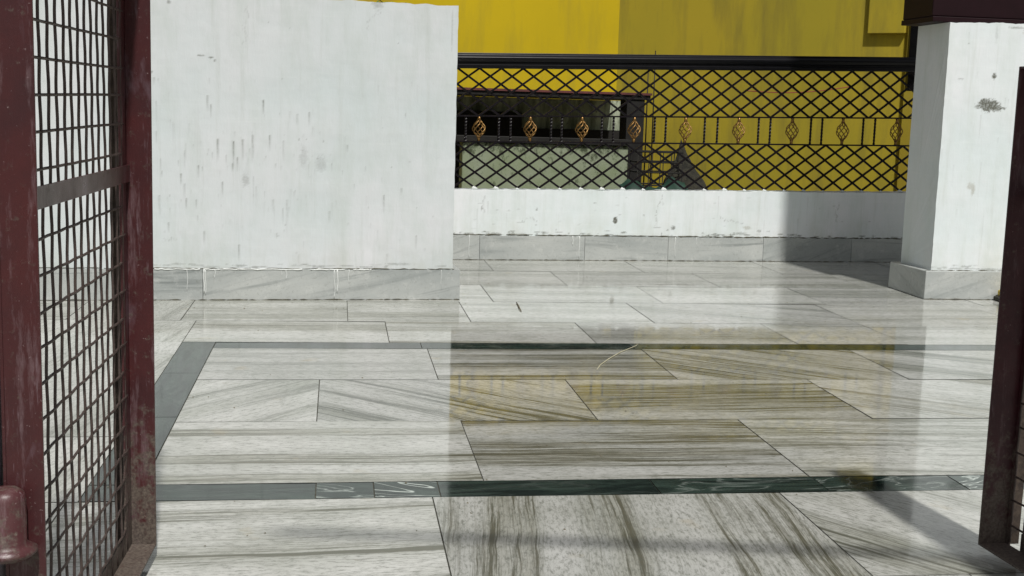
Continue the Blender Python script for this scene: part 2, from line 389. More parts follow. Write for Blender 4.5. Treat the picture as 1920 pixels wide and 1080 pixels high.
# ------------------------------------------------------------------ plastered walls
def sstep(t): t = min(max(t, 0), 1); return t*t*(3-2*t)
def front_grid(mb_list, P0, P1, zb, zt, step, marks, edge=0.004, seed=0, topnoise=0.004, patches=()):
    """a finely divided front face from P0 to P1 (xy), z from zb to zt (pairs for the two ends); returns verts, faces, dirt"""
    P0, P1 = np.array(P0, float), np.array(P1, float); L = np.linalg.norm(P1-P0); t = (P1-P0)/L; nrm = np.array([t[1], -t[0]])
    nx = int(L/step)+1; zh = max(zt)-min(zb); nz = int(zh/step)+1
    U, W = np.meshgrid(np.linspace(0, 1, nx), np.linspace(0, 1, nz), indexing='ij')
    uu = U*L
    top = zt[0]+(zt[1]-zt[0])*U; bot = zb[0]+(zb[1]-zb[0])*U
    tn = np.array([noise.fractal(Vector((u*9, seed, 3.1)), 1, 2, 4) for u in uu[:,0]])*topnoise
    top = top+tn[:,None]
    Z = bot+(top-bot)*W
    d = np.zeros_like(U); d2 = np.zeros_like(U)
    for (mu, mz, ru, rz, s, kind) in marks:
        # kind 0 = soft blob with ragged edge, 1 = run: starts at mz and trails downwards, 2 = ochre blob
        if kind == 1:
            a = np.exp(-((uu-mu-.15*ru*np.sin((Z-mz)*60))/ru)**2)
            k = np.clip((mz-Z)/rz, 0, 1); a = a*np.where((Z <= mz+.003) & (Z >= mz-rz), (1-k)**.7, 0)
            d = np.maximum(d, a*s)
        else:
            e = ((uu-mu)/ru)**2+((Z-mz)/rz)**2
            sel = np.argwhere(e < 3)
            for i_, j_ in sel: e[i_, j_] *= .45+1.5*abs(noise.fractal(Vector((uu[i_, j_]*38, Z[i_, j_]*70, mu*9)), .8, 2, 4))
            a = np.clip(1.35-e*1.5, 0, 1)*s
            if kind == 0: d = np.maximum(d, a)
            else: d2 = np.maximum(d2, a)
    off = np.zeros_like(U)
    ez = np.array([noise.fractal(Vector((seed*3.3, z_*14, 0)), .9, 2, 5) for z_ in Z[-1]])*.0022
    ez0 = np.array([noise.fractal(Vector((seed*5.3+7, z_*14, 4)), .9, 2, 5) for z_ in Z[0]])*.0022
    uu = uu+np.clip((uu-(L-.03))/.03, 0, 1)*ez[None, :]+np.clip((.03-uu)/.03, 0, 1)*ez0[None, :]
    X = P0[0]+t[0]*uu+nrm[0]*off; Y = P0[1]+t[1]*uu+nrm[1]*off
    vs = np.stack([X, Y, Z], -1).reshape(-1, 3)
    idx = np.arange(nx*nz).reshape(nx, nz)
    fs = np.stack([idx[:-1,:-1], idx[1:,:-1], idx[1:,1:], idx[:-1,1:]], -1).reshape(-1, 4)
    return vs, fs, np.stack([d.ravel(), d2.ravel()], -1), (X[:, -1], Y[:, -1], Z[:, -1]), nrm
def crack(marks, u, z, n, st=.012, drift=(0, -1), s=.55, w_=.0035):
    rr = random.Random(int(u*1000+z*77)); a = math.atan2(drift[1], drift[0])
    for i in range(n):
        a2 = a+rr.gauss(0, .7); u += st*math.cos(a2); z += st*math.sin(a2)
        marks.append((u, z, w_*rr.uniform(.7, 1.3), st*.6, s*rr.uniform(.5, 1), 0))
def wall_mesh(name, P0, P1, zb, zt, thick, step, marks, parent, mat, seed=0, topnoise=.004, round_=0.004):
    vs, fs, dd, (tx, ty, tz), nrm = front_grid(None, P0, P1, zb, zt, step, marks, seed=seed, topnoise=topnoise)
    nx = len(tx); nfront = len(vs)
    back = -nrm*thick; b = parent.location
    V = [tuple(v) for v in vs]; F = [tuple(map(int, f)) for f in fs]
    nz = nfront//nx
    # top strip, back, sides, bottom
    tb = [(tx[i]+back[0], ty[i]+back[1], tz[i]) for i in range(nx)]
    o = len(V); V += tb
    ti = [i*nz+nz-1 for i in range(nx)]
    for i in range(nx-1): F.append((ti[i], ti[i+1], o+i+1, o+i))
    bb = [(tx[i]+back[0], ty[i]+back[1], vs[i*nz][2]) for i in range(nx)]
    o2 = len(V); V += bb
    for i in range(nx-1):
        F.append((o+i, o+i+1, o2+i+1, o2+i)); F.append((o2+i, o2+i+1, (i+1)*nz, i*nz))
    F.append(tuple(list(range(0, nz)) + [o, o2])[::1])
    F.append(tuple([o2+nx-1, o+nx-1] + [(nx-1)*nz+j for j in range(nz-1, -1, -1)]))
    me = bpy.data.meshes.new(name)
    base = np.array(parent.location)
    me.from_pydata([tuple(np.array(v)-base) for v in V], [], F); me.materials.append(mat)
    ca = me.color_attributes.new('dirt', 'FLOAT_COLOR', 'POINT')
    dd = np.clip(dd, 0, 1)
    col = np.zeros((len(V), 4), np.float32); col[:nfront, 0] = dd[:, 0]; col[:nfront, 1] = dd[:, 1]; col[:, 3] = 1
    ca.data.foreach_set('color', col.ravel()); me.update()
    ob = bpy.data.objects.new(name, me); C.objects.link(ob); ob.parent = parent
    return ob
def skirting(parent, P0, P1, z1, proud, back, joints, seed, chamfer=.0, end_caps=True):
    """marble skirting of separate pieces along P0-P1, one mesh"""
    rnd = random.Random(seed)
    P0, P1 = np.array(P0, float), np.array(P1, float); L = np.linalg.norm(P1-P0); t = (P1-P0)/L; nrm = np.array([t[1], -t[0]])
    mb = MB(); uv = []; co = []
    js = sorted([0]+joints+[L])
    for a, b_ in zip(js[:-1], js[1:]):
        r = rnd.random(); ang = rnd.choice((0, 12, 18, -6, 3)); st = rnd.uniform(.3, .9); dz = rnd.uniform(-.002, .002)
        if isinstance(seed, tuple): pass
        g_ = .0012
        O = P0-nrm*back
        pts = []
        for zz in (0, z1+dz):
            for (u_, n_) in ((a+g_, back+proud), (b_-g_, back+proud), (b_-g_, 0), (a+g_, 0)):
                nn = n_-(.006 if zz and n_ else 0)
                q = O+t*u_+nrm*nn; pts.append((q[0], q[1], zz, u_, zz))
        nf = len(mb.f); mb.hexa([p[:3] for p in pts[:4]], [p[:3] for p in pts[4:]])
        ca, sa = math.cos(R_(ang)), math.sin(R_(ang))
        for f in mb.f[nf:]:
            for vi in f:
                x, y, z = mb.v[vi]; u_ = float(np.dot(np.array([x, y])-P0, t)); w__ = z+float(np.dot(np.array([x, y])-P0, nrm))
                uv.append((u_*ca+w__*sa, -u_*sa+w__*ca)); co.append((r, st, 0, 0))
    o = mb.build('skirting', M['skirt'], parent); slab_attrs(o.data, uv, co)
    return o
def drips(mb, P0, P1, z1, proud, items):
    """runs of white paint over the front of a skirting: (u, width, length)"""
    P0, P1 = np.array(P0, float), np.array(P1, float); t = (P1-P0)/np.linalg.norm(P1-P0); nrm = np.array([t[1], -t[0]])
    for u, wd, ln in items:
        n = 9; pts = []
        for i in range(n):
            k = i/(n-1); q = P0+t*(u+.002*math.sin(k*7+u*50))+nrm*(proud+.0006-.006*(1-k*min(1, ln/z1)))
            pts.append((q[0], q[1], z1-ln*k))
        mb.tube(pts, [wd*(.9-.45*(i/(n-1)))*(1.5 if i == n-2 else 1)*.5 for i in range(n)], 6, 0)
def joint_line(mb, P0, P1, z, off, seed, hh=.005, gaps=.5, step=.02):
    """ragged line of dirt and broken mortar along a joint"""
    rnd = random.Random(seed)
    P0, P1 = np.array(P0, float), np.array(P1, float); L = np.linalg.norm(P1-P0); t = (P1-P0)/L; nrm = np.array([t[1], -t[0]])
    u = 0
    while u < L:
        l = rnd.uniform(.03, .16); l = min(l, L-u)
        n = max(3, int(l/step)+1); pts = []; rs = []
        for i in range(n):
            q = P0+t*(u+l*i/(n-1))+nrm*off
            pts.append((q[0], q[1], z+rnd.uniform(-.0022, .0022))); rs.append(hh*rnd.uniform(.25, .9)*.6)
        rs[0] *= .3; rs[-1] *= .3
        mb.tube(pts, rs, 5, 0)
        u += l*(1 if rnd.random() > gaps*.3 else 1.25)

# --- left boundary wall
LA, LB = np.array([-.894, 6.293]), np.array([.631, 6.393])
tL = (LB-LA)/np.linalg.norm(LB-LA); nL = np.array([tL[1], -tL[0]])
L0 = LA-tL*2.2                                     # runs on to the left behind the gate
lw = empty('boundary_wall', (-.9, 6.4, 0), 'tall white limewashed wall with streaks of dirt, standing behind the left gate', 'wall')
oL = 2.2+.894                                       # u at X=0 (about)
def UL(px): return 2.2+(px-290)/(862-290)*np.linalg.norm(LB-LA)
def ZL(py): return (562-py)/(562-10)*1.495
marks = []
rs = random.Random(3)
for px, py, l, s in ((405,268,40,.9),(433,270,48,1),(450,268,38,.8),(468,258,50,.8),(387,190,30,.7),(393,205,25,.6),(487,195,26,1),(571,215,24,.6),(549,218,22,.5),(499,258,30,.8),
                     (524,268,40,.45),(370,315,24,.7),(339,332,20,.7),(283+62,350,30,.5),(413,345,30,.6),(348,376,20,.7),(366,378,18,.5),(316,420,20,.6),(712,365,34,.6),(610,395,22,.5),(775,440,28,.5),
                     (380,436,26,.6),(443,460,30,.7),(531,375,70,.4),(505,375,24,.4),(720,475,18,.4),(745,352,12,.6),(642,272,16,.5),(300,372,40,.5),(296,255,25,.4),(293,160,14,.5),(440,300,26,.7),(432,312,14,.8)):
    marks.append((UL(px), ZL(py), .0042, l/552*1.495, s*.8, 1))
for i in range(210):
    px = rs.gauss(450, 150); py = rs.gauss(330, 85)
    if 290 < px < 850 and 60 < py < 495: marks.append((UL(px), ZL(py), rs.uniform(.0018, .0038), rs.uniform(.008, .03)+.12*rs.random()**4, rs.uniform(.10, .42)*(.4+.6*rs.random()), 1))
for px, py, ru, rz, s in ((455,340,.020,.035,.33),(561,295,.022,.055,.22),(593,308,.028,.045,.25),(320,27,.012,.010,.6),(375,118,.02,.004,.8),(392,122,.014,.004,.8),(400,127,.006,.006,.7),(560,283,.008,.004,.5),(587,299,.008,.005,.5),(836,55,.005,.10,.25),
                         (590,500,.05,.006,.5),(445,498,.04,.008,.5),(472,501,.03,.007,.5),(695,13,.030,.030,.35),(290,150,.006,.006,.7),(750,494,.03,.008,.4)):
    marks.append((UL(px), ZL(py), ru, rz, s, 0))
for i in range(60):
    marks.append((rs.uniform(.4, 3.7), rs.uniform(.2, 1.4), rs.uniform(.002, .005), rs.uniform(.002, .006), rs.uniform(.2, .6), 0))
for i in range(30): marks.append((rs.uniform(2.1, 3.7), .165+rs.uniform(0, .02), rs.uniform(.01, .05), rs.uniform(.002, .006), rs.uniform(.2, .6), 0))
crack(marks, UL(300), .30, 9, drift=(1, -.05), s=.25); crack(marks, UL(455), 1.45, 20, drift=(.1, -1), s=.22); crack(marks, UL(700), 1.47, 14, drift=(-.3, -1), s=.25)
shL = -nL*.012
E1 = LB-tL*.040
wall_mesh('wall_body', L0+shL, E1+shL, (.150, .150), (1.497, 1.493), .23, .006, marks, lw, M['white'], 2, .007)
sk_u = [.3, 1.2, 2.2+(377-290)/572*1.528, 2.2+(620-290)/572*1.528]
skirting(lw, L0, LB, .156, .0, .25, sk_u, 5)
mb = MB()
drips(mb, L0, LB, .156, 0, [(UL(399), .006, .045), (UL(530), .006, .05), (UL(521), .003, .03), (UL(626), .009, .12), (UL(647), .005, .07), (UL(349), .004, .11), (UL(379), .010, .12), (UL(382), .006, .13), (UL(620), .006, .15),(UL(825), .003, .08)])
for a, b_ in ((290, 372), (378, 440), (440, 560), (575, 640), (655, 690)):
    u0, u1 = UL(a), UL(b_); P = lambda u: L0+tL*u+nL*(-.006)
    n = 14; mb.tube([(*P(u0+(u1-u0)*i/(n-1)), .1545+rs.uniform(-.002, .002)) for i in range(n)], [rs.uniform(.002, .0045) for i in range(n)], 6)
mb.build('paint_drip', M['drip'], lw)
mb = MB(); joint_line(mb, L0, LB-tL*.03, .1585, -.011, 4, .006); joint_line(mb, L0, LB, .002, .002, 6, .006, .2)
mb.build('joint_dirt', M['dirtline'], lw)

# --- low wall with railing
WA, WB = np.array([.791, 8.084]), np.array([3.919, 8.257])
LW = np.linalg.norm(WB-WA); tW = (WB-WA)/LW; nW = np.array([tW[1], -tW[0]])
W0 = WA-tW*1.2; W1 = WB+tW*1.6
low = empty('low_wall', (2.3, 8.2, 0), 'low white plastered wall along the back of the floor, under the black railing', 'wall')
def UW(px): return 1.2+(px-862)/(1690-862)*LW+((px-862)*(1690-px))/828/828*LW*.0
marks = []
for px, py, ru, rz, s, k in ((1138,412,.014,.026,1.6,0),(1245,425,.020,.014,.75,0),(1235,430,.010,.008,.6,0),(1384,424,.03,.014,.55,2),(1372,435,.05,.010,.5,0),(1408,430,.02,.01,.5,0),(996,394,.010,.012,.5,0),(899,393,.006,.014,.6,0),(903,378,.003,.04,.3,0),
                             (1100,380,.012,.004,.5,0),(1190,402,.008,.006,.4,0),(1225,380,.004,.02,.3,0),(1224,440,.003,.03,.5,0),(1215,425,.03,.004,.4,0),(968,418,.03,.003,.3,0)):
    marks.append((UW(px), (489-py)/131*.46, ru, rz, s, k))
for i in range(150): marks.append((rs.uniform(0, 5), .166+abs(rs.gauss(0, .012)), rs.uniform(.004, .035), rs.uniform(.002, .007), rs.uniform(.3, .9), 0))
for i in range(50): marks.append((rs.uniform(0, 5), rs.uniform(.19, .45), rs.uniform(.003, .02), rs.uniform(.002, .006), rs.uniform(.1, .4), 0))
for i in range(14): marks.append((rs.uniform(1, 4.5), rs.uniform(.25, .45), .003, rs.uniform(.05, .2), rs.uniform(.1, .25), 1))
crack(marks, UW(1222), .45, 22); crack(marks, UW(968), .25, 14, drift=(1, .15), s=.4); crack(marks, UW(903), .44, 12, drift=(-.3, -1), s=.35)
crack(marks, UW(1330), .30, 16, drift=(1, -.3), s=.4); crack(marks, UW(1560), .42, 16, drift=(.2, -1), s=.4)
zt0 = .456-.0096*1.2; zt1 = .486+.0096*1.6
wall_mesh('wall_body', W0-nW*.010, W1-nW*.010, (.155, .155), (zt0, zt1), .16, .007, marks, low, M['bright'], 8, .005)
skirting(low, W0, W1, .162, .0, .10, [.6, 1.2+.13, 1.2+.84, 1.2+1.42, 1.2+2.1, 1.2+2.75, 1.2+3.4, 1.2+4.1], 12)
mb = MB(); joint_line(mb, W0, W1, .166, -.008, 14, .010); joint_line(mb, W0, W1, .002, .002, 15, .006, .2)
mb.build('joint_dirt', M['dirtline'], low)
mb = MB()
drips(mb, W0, W1, .162, 0, [(UW(1062), .010, .06), (UW(1074), .008, .15), (UW(1290), .005, .05), (UW(878), .006, .15), (UW(1250), .006, .14)])
mb.build('paint_drip', M['drip'], low)

# railing frame: Z as a function of distance u along the wall (measured from WA)
def rail_pt(u, z0, z1, off=.055):
    q = WA+tW*u-nW*off
    return np.array([q[0], q[1], z0+(z1-z0)*u/LW])
rl = empty('railing', (2.3, 8.26, .47), 'black iron railing with diamond lattice and gold basket ornaments, standing on the low white wall', 'railing')
UA, UB = -.5, 3.20
def bar(mb, z0, z1, prof, ua=UA, ub=UB, off=.055, mat=0):
    """prof: closed list of (depth towards viewer, height)"""
    a, b_ = rail_pt(ua, z0, z1, off), rail_pt(ub, z0, z1, off); n = len(prof); vs = []
    for P in (a, b_):
        for d, hh in prof: vs.append((P[0]+nW[0]*d, P[1]+nW[1]*d, P[2]+hh))
    fs = [(i, (i+1) % n, n+(i+1) % n, n+i) for i in range(n)]+[tuple(range(n-1, -1, -1)), tuple(range(n, 2*n))]
    mb.add(vs, fs, mat)
hz0, hz1 = 1.282, 1.367
k = MB()
prof = [(.030,-.042),(.034,-.036),(.034,-.020),(.026,-.018),(.026,-.010),(.036,-.004),(.043,.010),(.043,.020),(.034,.030),(.024,.034),(.022,.046),(-.022,.046),(-.024,.034),(-.034,.030),(-.043,.020),(-.043,.010),(-.036,-.004),(-.026,-.010),(-.034,-.036),(-.030,-.042)]
prof = [(a*1.1, b_*1.12) for a, b_ in prof]
bar(k, hz0, hz1, prof)
k.build('handrail', M['black'], rl, bevel=.003)
zU0, zU1 = .932, 1.002     # upper frame bar
zD0, zD1 = .768, .812      # lower frame bar
zB0, zB1 = .470, .500      # wall top
flat = lambda s=.005, d=.010: [(d,-s),(d,s),(-d,s),(-d,-s)]
k = MB(); bar(k, zU0, zU1, flat()); bar(k, zD0, zD1, flat()); k.build('frame_bar', M['lattice'], rl)
def lattice(lo, hi, pitch, rows, phase, name):
    """diamonds between two sloping lines; lo, hi = (z at u=0, z at u=LW)"""
    mb = MB(); n = 0
    z = lambda u, k_: (lo[0]+(lo[1]-lo[0])*u/LW)*(1-k_)+(hi[0]+(hi[1]-hi[0])*u/LW)*k_
    half = pitch*rows
    for sgn, off in ((1, .050), (-1, .060)):
        u = UA-half*2+phase
        while u < UB+half:
            a, b_ = (u, u+half*1.0) if sgn > 0 else (u+half*1.0, u)
            pts = []
            ks = np.linspace(0, 1, 2)
            u0, u1 = a, b_
            k0, k1 = 0.0, 1.0
            # clip to the ends of the railing
            def cl(uu): return (uu-u0)/(u1-u0)
            lo_u, hi_u = min(u0, u1), max(u0, u1)
            if hi_u < UA or lo_u > UB: u += pitch; continue
            ka, kb = 0.0, 1.0
            for lim, side in ((UA, -1), (UB, 1)):
                kk = cl(lim)
                if 0 < kk < 1:
                    if (u0 < lim) == (side < 0): ka = max(ka, kk)
                    else: kb = min(kb, kk)
            if kb-ka < .05: u += pitch; continue
            for kk in (ka, kb):
                uu = u0+(u1-u0)*kk; q = WA+tW*uu-nW*off
                pts.append((q[0], q[1], z(uu, kk)))
            mb.tube(pts, .0088, 4, 0)
            u += pitch
    return mb.build(name, M['lattice'], rl)
lattice((zU0, zU1), (hz0-.045, hz1-.045), .1435, 3, .035, 'upper_lattice')
lattice((zB0, zB1), (zD0, zD1), .1435, 3, .020, 'lower_lattice')
# dabs of mortar at the feet of the lattice
mb = MB()
u = UA+.02
while u < UB:
    P = rail_pt(u, zB0-.012, zB1-.012, .050)
    if rs.random() < .8:
        r = rs.uniform(.006, .014)
        mb.tube([(P[0]-r*1.3, P[1], P[2]), (P[0]-r*.4, P[1], P[2]+r*.7), (P[0]+r*.4, P[1], P[2]+r*.6), (P[0]+r*1.4, P[1], P[2])], [r*.5, r, r*.9, r*.4], 7)
    u += .1435
mb.build('mortar_dab', M['drip'], low)
# twisted uprights and gold baskets in the middle band
def Umid(px, py=243):
    # distance along the railing of a point seen in the photograph, with true perspective foreshortening
    d = ax_r*(px-960)/FPX+ax_d*(py-540)/FPX+ax_f
    P0 = WA-nW*.055; k_ = (P0[0]*nW[0]+P0[1]*nW[1])/(d[0]*nW[0]+d[1]*nW[1])
    return float((d[0]*k_-P0[0])*tW[0]+(d[1]*k_-P0[1])*tW[1])
Hm0, Hm1 = zU0-zD0, zU1-zD1
def twisted(u):
    mb = MB(); a = rail_pt(u, zD0+.005, zD1+.005); b_ = rail_pt(u, zU0-.005, zU1-.005); n = 22
    mb.tube([a+(b_-a)*i/n for i in range(n+1)], .0082, 4, 0, True, .55)
    return mb.build('twisted_bar', M['lattice'], rl)
def basket(u):
    a = rail_pt(u, zD0+.005, zD1+.005); b_ = rail_pt(u, zU0-.005, zU1-.005); L = b_[2]-a[2]; c = (a+b_)/2
    mb = MB()
    for s in range(7):
        pts = []
        for i in range(17):
            k_ = i/16; z = c[2]+(k_-.5)*L*.74; r = .006+.036*math.sin(math.pi*k_)**1.15
            th = 2*math.pi*s/7+k_*2.6
            pts.append((c[0]+r*math.cos(th), c[1]+r*math.sin(th), z))
        mb.tube(pts, .0034, 5, 0)
    for sg in (-1, 1):
        z0 = c[2]+sg*L*.36; z1 = c[2]+sg*L*.5
        mb.tube([(c[0], c[1], z0), (c[0], c[1], (z0+z1)/2), (c[0], c[1], z1)], [.013, .009, .011], 8, 0)
    return mb.build('basket_ornament', M['gold'], rl)
orn = [898, 994, 1091, 1189, 1285, 1385, 1485, 1580, 1681]
for px in orn: basket(Umid(px))
for a, b_ in ((852, 873), (935, 957), (1033, 1053), (1128, 1150), (1227, 1248), (1321, 1345), (1422, 1444), (1520, 1541), (1618, 1640)):
    for px in (a, b_):
        if px > 855: twisted(Umid(px))
# end post of the railing, rising to the steel column
k = MB(); P = rail_pt(3.145, 0, 0, .12)
k.box(P[0]-.012, P[0]+.085, P[1]-.02, P[1]+.02, 1.19, 1.80)
k.box(P[0]-.022, P[0]-.014, P[1]-.03, P[1]-.022, 1.35, 1.80)
for z in (1.50, 1.62): k.box(P[0]-.022, P[0]+.085, P[1]-.034, P[1]-.0305, z, z+.012)
k.build('end_post', M['black'], rl)

# --- pillar on the right
pl = empty('pillar', (3.6, 6.9, 0), 'square white plastered pillar with a dark stain and a chipped top, beside the right gate', 'pillar')
marks = []
def UP(px): return (px-1745)/(1890-1745)*.42
def ZP(py): return (562-py)/(520)*1.527
for px, py, ru, rz, s, k_ in ((1836,193,.065,.034,1.6,0),(1850,198,.06,.012,1.4,0),(1826,188,.03,.022,1.5,0),(1815,195,.03,.008,.6,0),(1842,139,.013,.018,1.6,0),(1812,345,.022,.022,.45,2),(1818,352,.012,.035,.5,2),(1903,52,.03,.02,.8,2),(1880,47,.05,.006,.5,0),(1785,80,.005,.005,.6,0),(1905,95,.006,.03,.4,0),
                              (1775,145,.02,.005,.4,0),(1840,60,.008,.05,.2,0),(1870,505,.10,.008,.4,0),(1900,150,.006,.008,.6,0)):
    marks.append((UP(px), ZP(py), ru, rz, s, k_))
for i in range(16): marks.append((rs.uniform(0, .5), rs.uniform(.2, 1.5), .003, rs.uniform(.03, .15), rs.uniform(.1, .25), 1))
for i in range(25): marks.append((rs.uniform(0, .5), .17+abs(rs.gauss(0, .01)), rs.uniform(.01, .04), rs.uniform(.002, .006), rs.uniform(.2, .6), 0))
wall_mesh('shaft', (3.302, 6.58), (4.25, 6.58), (.155, .155), (1.527, 1.545), .385, .006, marks, pl, M['bright'], 21, .008)
mb = MB(); uv = []; co = []
mb.hexa([(3.258,6.55,0),(4.30,6.55,0),(4.30,7.02,0),(3.258,7.02,0)], [(3.262,6.555,.160),(4.30,6.555,.164),(4.30,7.02,.160),(3.262,7.02,.155)])
for f in mb.f:
    for vi in f:
        x, y, z = mb.v[vi]; uv.append(((x+y)*.9+z*.3, z-(x+y)*.35)); co.append((.31, .45, 0, 0))
o = mb.build('plinth', M['skirt'], pl, bevel=.004); slab_attrs(o.data, uv, co)
mb = MB(); joint_line(mb, (3.262, 6.56), (4.28, 6.56), .162, -.012, 31, .006); joint_line(mb, (3.258, 6.55), (4.30, 6.55), .002, .001, 33, .006, .2)
mb.build('joint_dirt', M['dirtline'], pl)
# steel column on the pillar
sc_ = empty('steel_column', (3.4, 6.8, 1.55), 'dark maroon steel box resting on top of the white pillar', 'column')
k = MB(); k.box(3.215, 4.40, 6.62, 6.99, 1.560, 4.2); k.build('column_body', M['beam'], sc_, bevel=.006)
k = MB(); k.box(3.212, 4.41, 6.605, 7.0, 1.530, 1.5585); k.build('base_plate', M['beam'], sc_, bevel=.003)

# ------------------------------------------------------------------ yellow house behind
hs_ = empty('yellow_house', (1.5, 12.0, -.05), 'yellow painted house wall with a corner, behind the black railing', 'house')
CX, CY = 2.655, 12.0
k = MB(); k.box(-9, CX, CY, CY+.25, -.05, 2.12); k.build('back_wall', M['yellow'], hs_)
k = MB(); k.box(-9, CX+.02, CY-.02, CY+.25, 2.124, 3.3); k.build('upper_wall', M['upper'], hs_)
# the wing comes forward to the right
EX, EY = 4.70, 10.08
dv = np.array([EX-CX, EY-CY]); Lw = np.linalg.norm(dv); dv /= Lw; nv = np.array([dv[1], -dv[0]])
k = MB(); k.obox((CX, CY, -.05), (dv[0], dv[1], 0), (-nv[0], -nv[1], 0), (0,0,1), (0, Lw), (.0, .25), (0, 2.17)); k.build('wing_wall', M['yellow2'], hs_)
k = MB(); k.obox((CX, CY, -.05), (dv[0], dv[1], 0), (-nv[0], -nv[1], 0), (0,0,1), (.03, Lw), (-.02, .25), (2.175, 3.35)); k.build('upper_wall', M['upper'], hs_)
k = MB(); k.box(EX-.02, EX+5, EY-.03, EY+.2, -.05, 1.90); k.build('front_wall', mat_yellow('shaded_yellow_paint', (.27, .21, .018), (.22, .165, .016), .3), hs_)  # house yellow darkened in its colour, as shade on this facet
k = MB(); k.box(EX-.03, EX+5, EY-.05, EY+.2, 1.904, 3.35); k.build('upper_wall', M['upper'], hs_)
k = MB(); k.obox((CX, CY, 0), (dv[0], dv[1], 0), (nv[0], nv[1], 0), (0,0,-1), (Lw-.34, Lw-.02), (.0, .045), (-2.12, -1.70)); o = k.build('window_hood', M['yellow2'], hs_, bevel=.006)

# storage shelter: slab on piers with a grimy interior
sh = empty('storage_shelter', (1.4, 10.6, -.05), 'dark open concrete shelter with a red-edged slab, left of the yellow wing wall', 'shelter')
FX0, FX1, FY, BY = .2, 2.50, 10.0, 11.6
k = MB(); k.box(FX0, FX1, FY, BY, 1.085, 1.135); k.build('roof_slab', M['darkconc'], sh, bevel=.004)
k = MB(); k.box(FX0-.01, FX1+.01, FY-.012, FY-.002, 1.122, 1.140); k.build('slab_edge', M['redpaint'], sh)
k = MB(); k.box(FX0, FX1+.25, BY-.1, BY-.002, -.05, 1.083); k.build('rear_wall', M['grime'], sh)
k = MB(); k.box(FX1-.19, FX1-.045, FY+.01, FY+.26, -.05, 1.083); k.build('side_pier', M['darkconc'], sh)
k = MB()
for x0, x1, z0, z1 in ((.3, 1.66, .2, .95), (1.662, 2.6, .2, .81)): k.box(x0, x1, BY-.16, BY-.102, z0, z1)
k.build('dark_panel', M['darkconc'], sh)  # flat dark panels set in front of the rear wall
tk = empty('water_tank', (1.6, 9.8, -.05), 'mossy pale green plastered tank with a dark lip, under the dark shelter', 'tank')
k = MB(); k.box(.955, 2.275, 9.75, 9.985, -.05, .72); o = k.build('tank_wall', M['tank'], tk, bevel=.008)
k = MB(); k.box(.40, 2.30, 9.73, 9.99, .722, .765); k.build('tank_lip', M['darkconc'], tk)

# basin, crate, heap, wire
bs = empty('plastic_sheet', (2.55, 9.4, -.05), 'green plastic sheet heaped beside the mossy tank, just above the low wall', 'plastic sheet')
mb = MB(); nu, nv_ = 26, 10; vs = []
for i in range(nu):
    for j in range(nv_):
        a = i/(nu-1); b_ = j/(nv_-1)
        z = .575*(1-b_**2)*(.86+.08*math.sin(a*8.2+.4)-.25*abs(a-.55)**2)+.05*noise.noise(Vector((a*7, b_*4, 1)))
        vs.append((2.14+a*.52, 9.45-.32*b_+.03*noise.noise(Vector((a*9, b_*5, 4))), -.05+z*.98+.02))
mb.add(vs, [(i*nv_+j, (i+1)*nv_+j, (i+1)*nv_+j+1, i*nv_+j+1) for i in range(nu-1) for j in range(nv_-1)], 0, True)
mb.build('sheet', M['green'], bs)
ct = empty('wire_crate', (2.5, 9.7, -.05), 'dark wire crate behind the green sheet, against the yellow wall', 'crate')
mb = MB()
for z in (.42, .52, .60, .68):
    mb.tube([(2.32,9.6,z),(2.68,9.6,z),(2.68,9.85,z),(2.32,9.85,z),(2.32,9.6,z)], .006, 5)
mb.build('crate_rim', M['darkconc'], ct)
mb = MB()
for i in range(5):
    x = 2.32+.09*i; mb.tube([(x,9.6,-.04),(x,9.6,.68)], .004, 5); mb.tube([(x,9.85,-.04),(x,9.85,.68)], .004, 5)
mb.build('crate_bars', M['darkconc'], ct)
hp = MB(); nu, nv_ = 30, 16; vs = []
for i in range(nu):
    for j in range(nv_):
        th = 2*math.pi*i/nu; k_ = j/(nv_-1); r = (1-k_)**1.15*.42*(1+.25*noise.noise(Vector((math.cos(th)*2, math.sin(th)*2, k_*4))))
        vs.append((2.80-.10*k_+r*math.cos(th), 9.75+r*.6*math.sin(th), -.05+.83*k_+.03*noise.noise(Vector((math.cos(th)*5, math.sin(th)*5, k_*9)))))
hp.add(vs, [(i*nv_+j, ((i+1)%nu)*nv_+j, ((i+1)%nu)*nv_+j+1, i*nv_+j+1) for i in range(nu) for j in range(nv_-1)], 0, True)
o = hp.build('rubbish_heap', M['sack'], base=(2.8, 9.75, -.05)); tag(o, 'dark pointed heap of rubbish against the yellow wall, right of the green sheet', 'heap')
mb = MB(); n = 24
A, B = np.array([3.2, 9.7, 1.18]), np.array([4.15, 9.9, 1.245])
mb.tube([A+(B-A)*i/(n-1)+np.array([0, 0, -.03*math.sin(math.pi*i/(n-1))]) for i in range(n)], .004, 5)
o = mb.build('cable', M['redwire'], base=(3.2, 9.7, 1.18)); tag(o, 'thin red cable sagging across the yellow wall behind the railing', 'cable')
mb = MB()
for x, zt_, nm in ((2.545, 1.445, 'shorter'), (2.60, 1.495, 'taller')):
    mb = MB(); mb.tube([(x, 10.3, -.05), (x+.003, 10.3, .7), (x-.002, 10.3, zt_)], [.006, .006, .004], 6)
    mb.tube([(x-.012, 10.295, zt_-.05), (x+.012, 10.295, zt_-.045)], .004, 5)
    tag(mb.build('iron_rod', M['lattice'], base=(x, 10.3, -.05)), nm+' of two thin rods whose tips show above the handrail', 'rod', 'thin rods behind the railing')

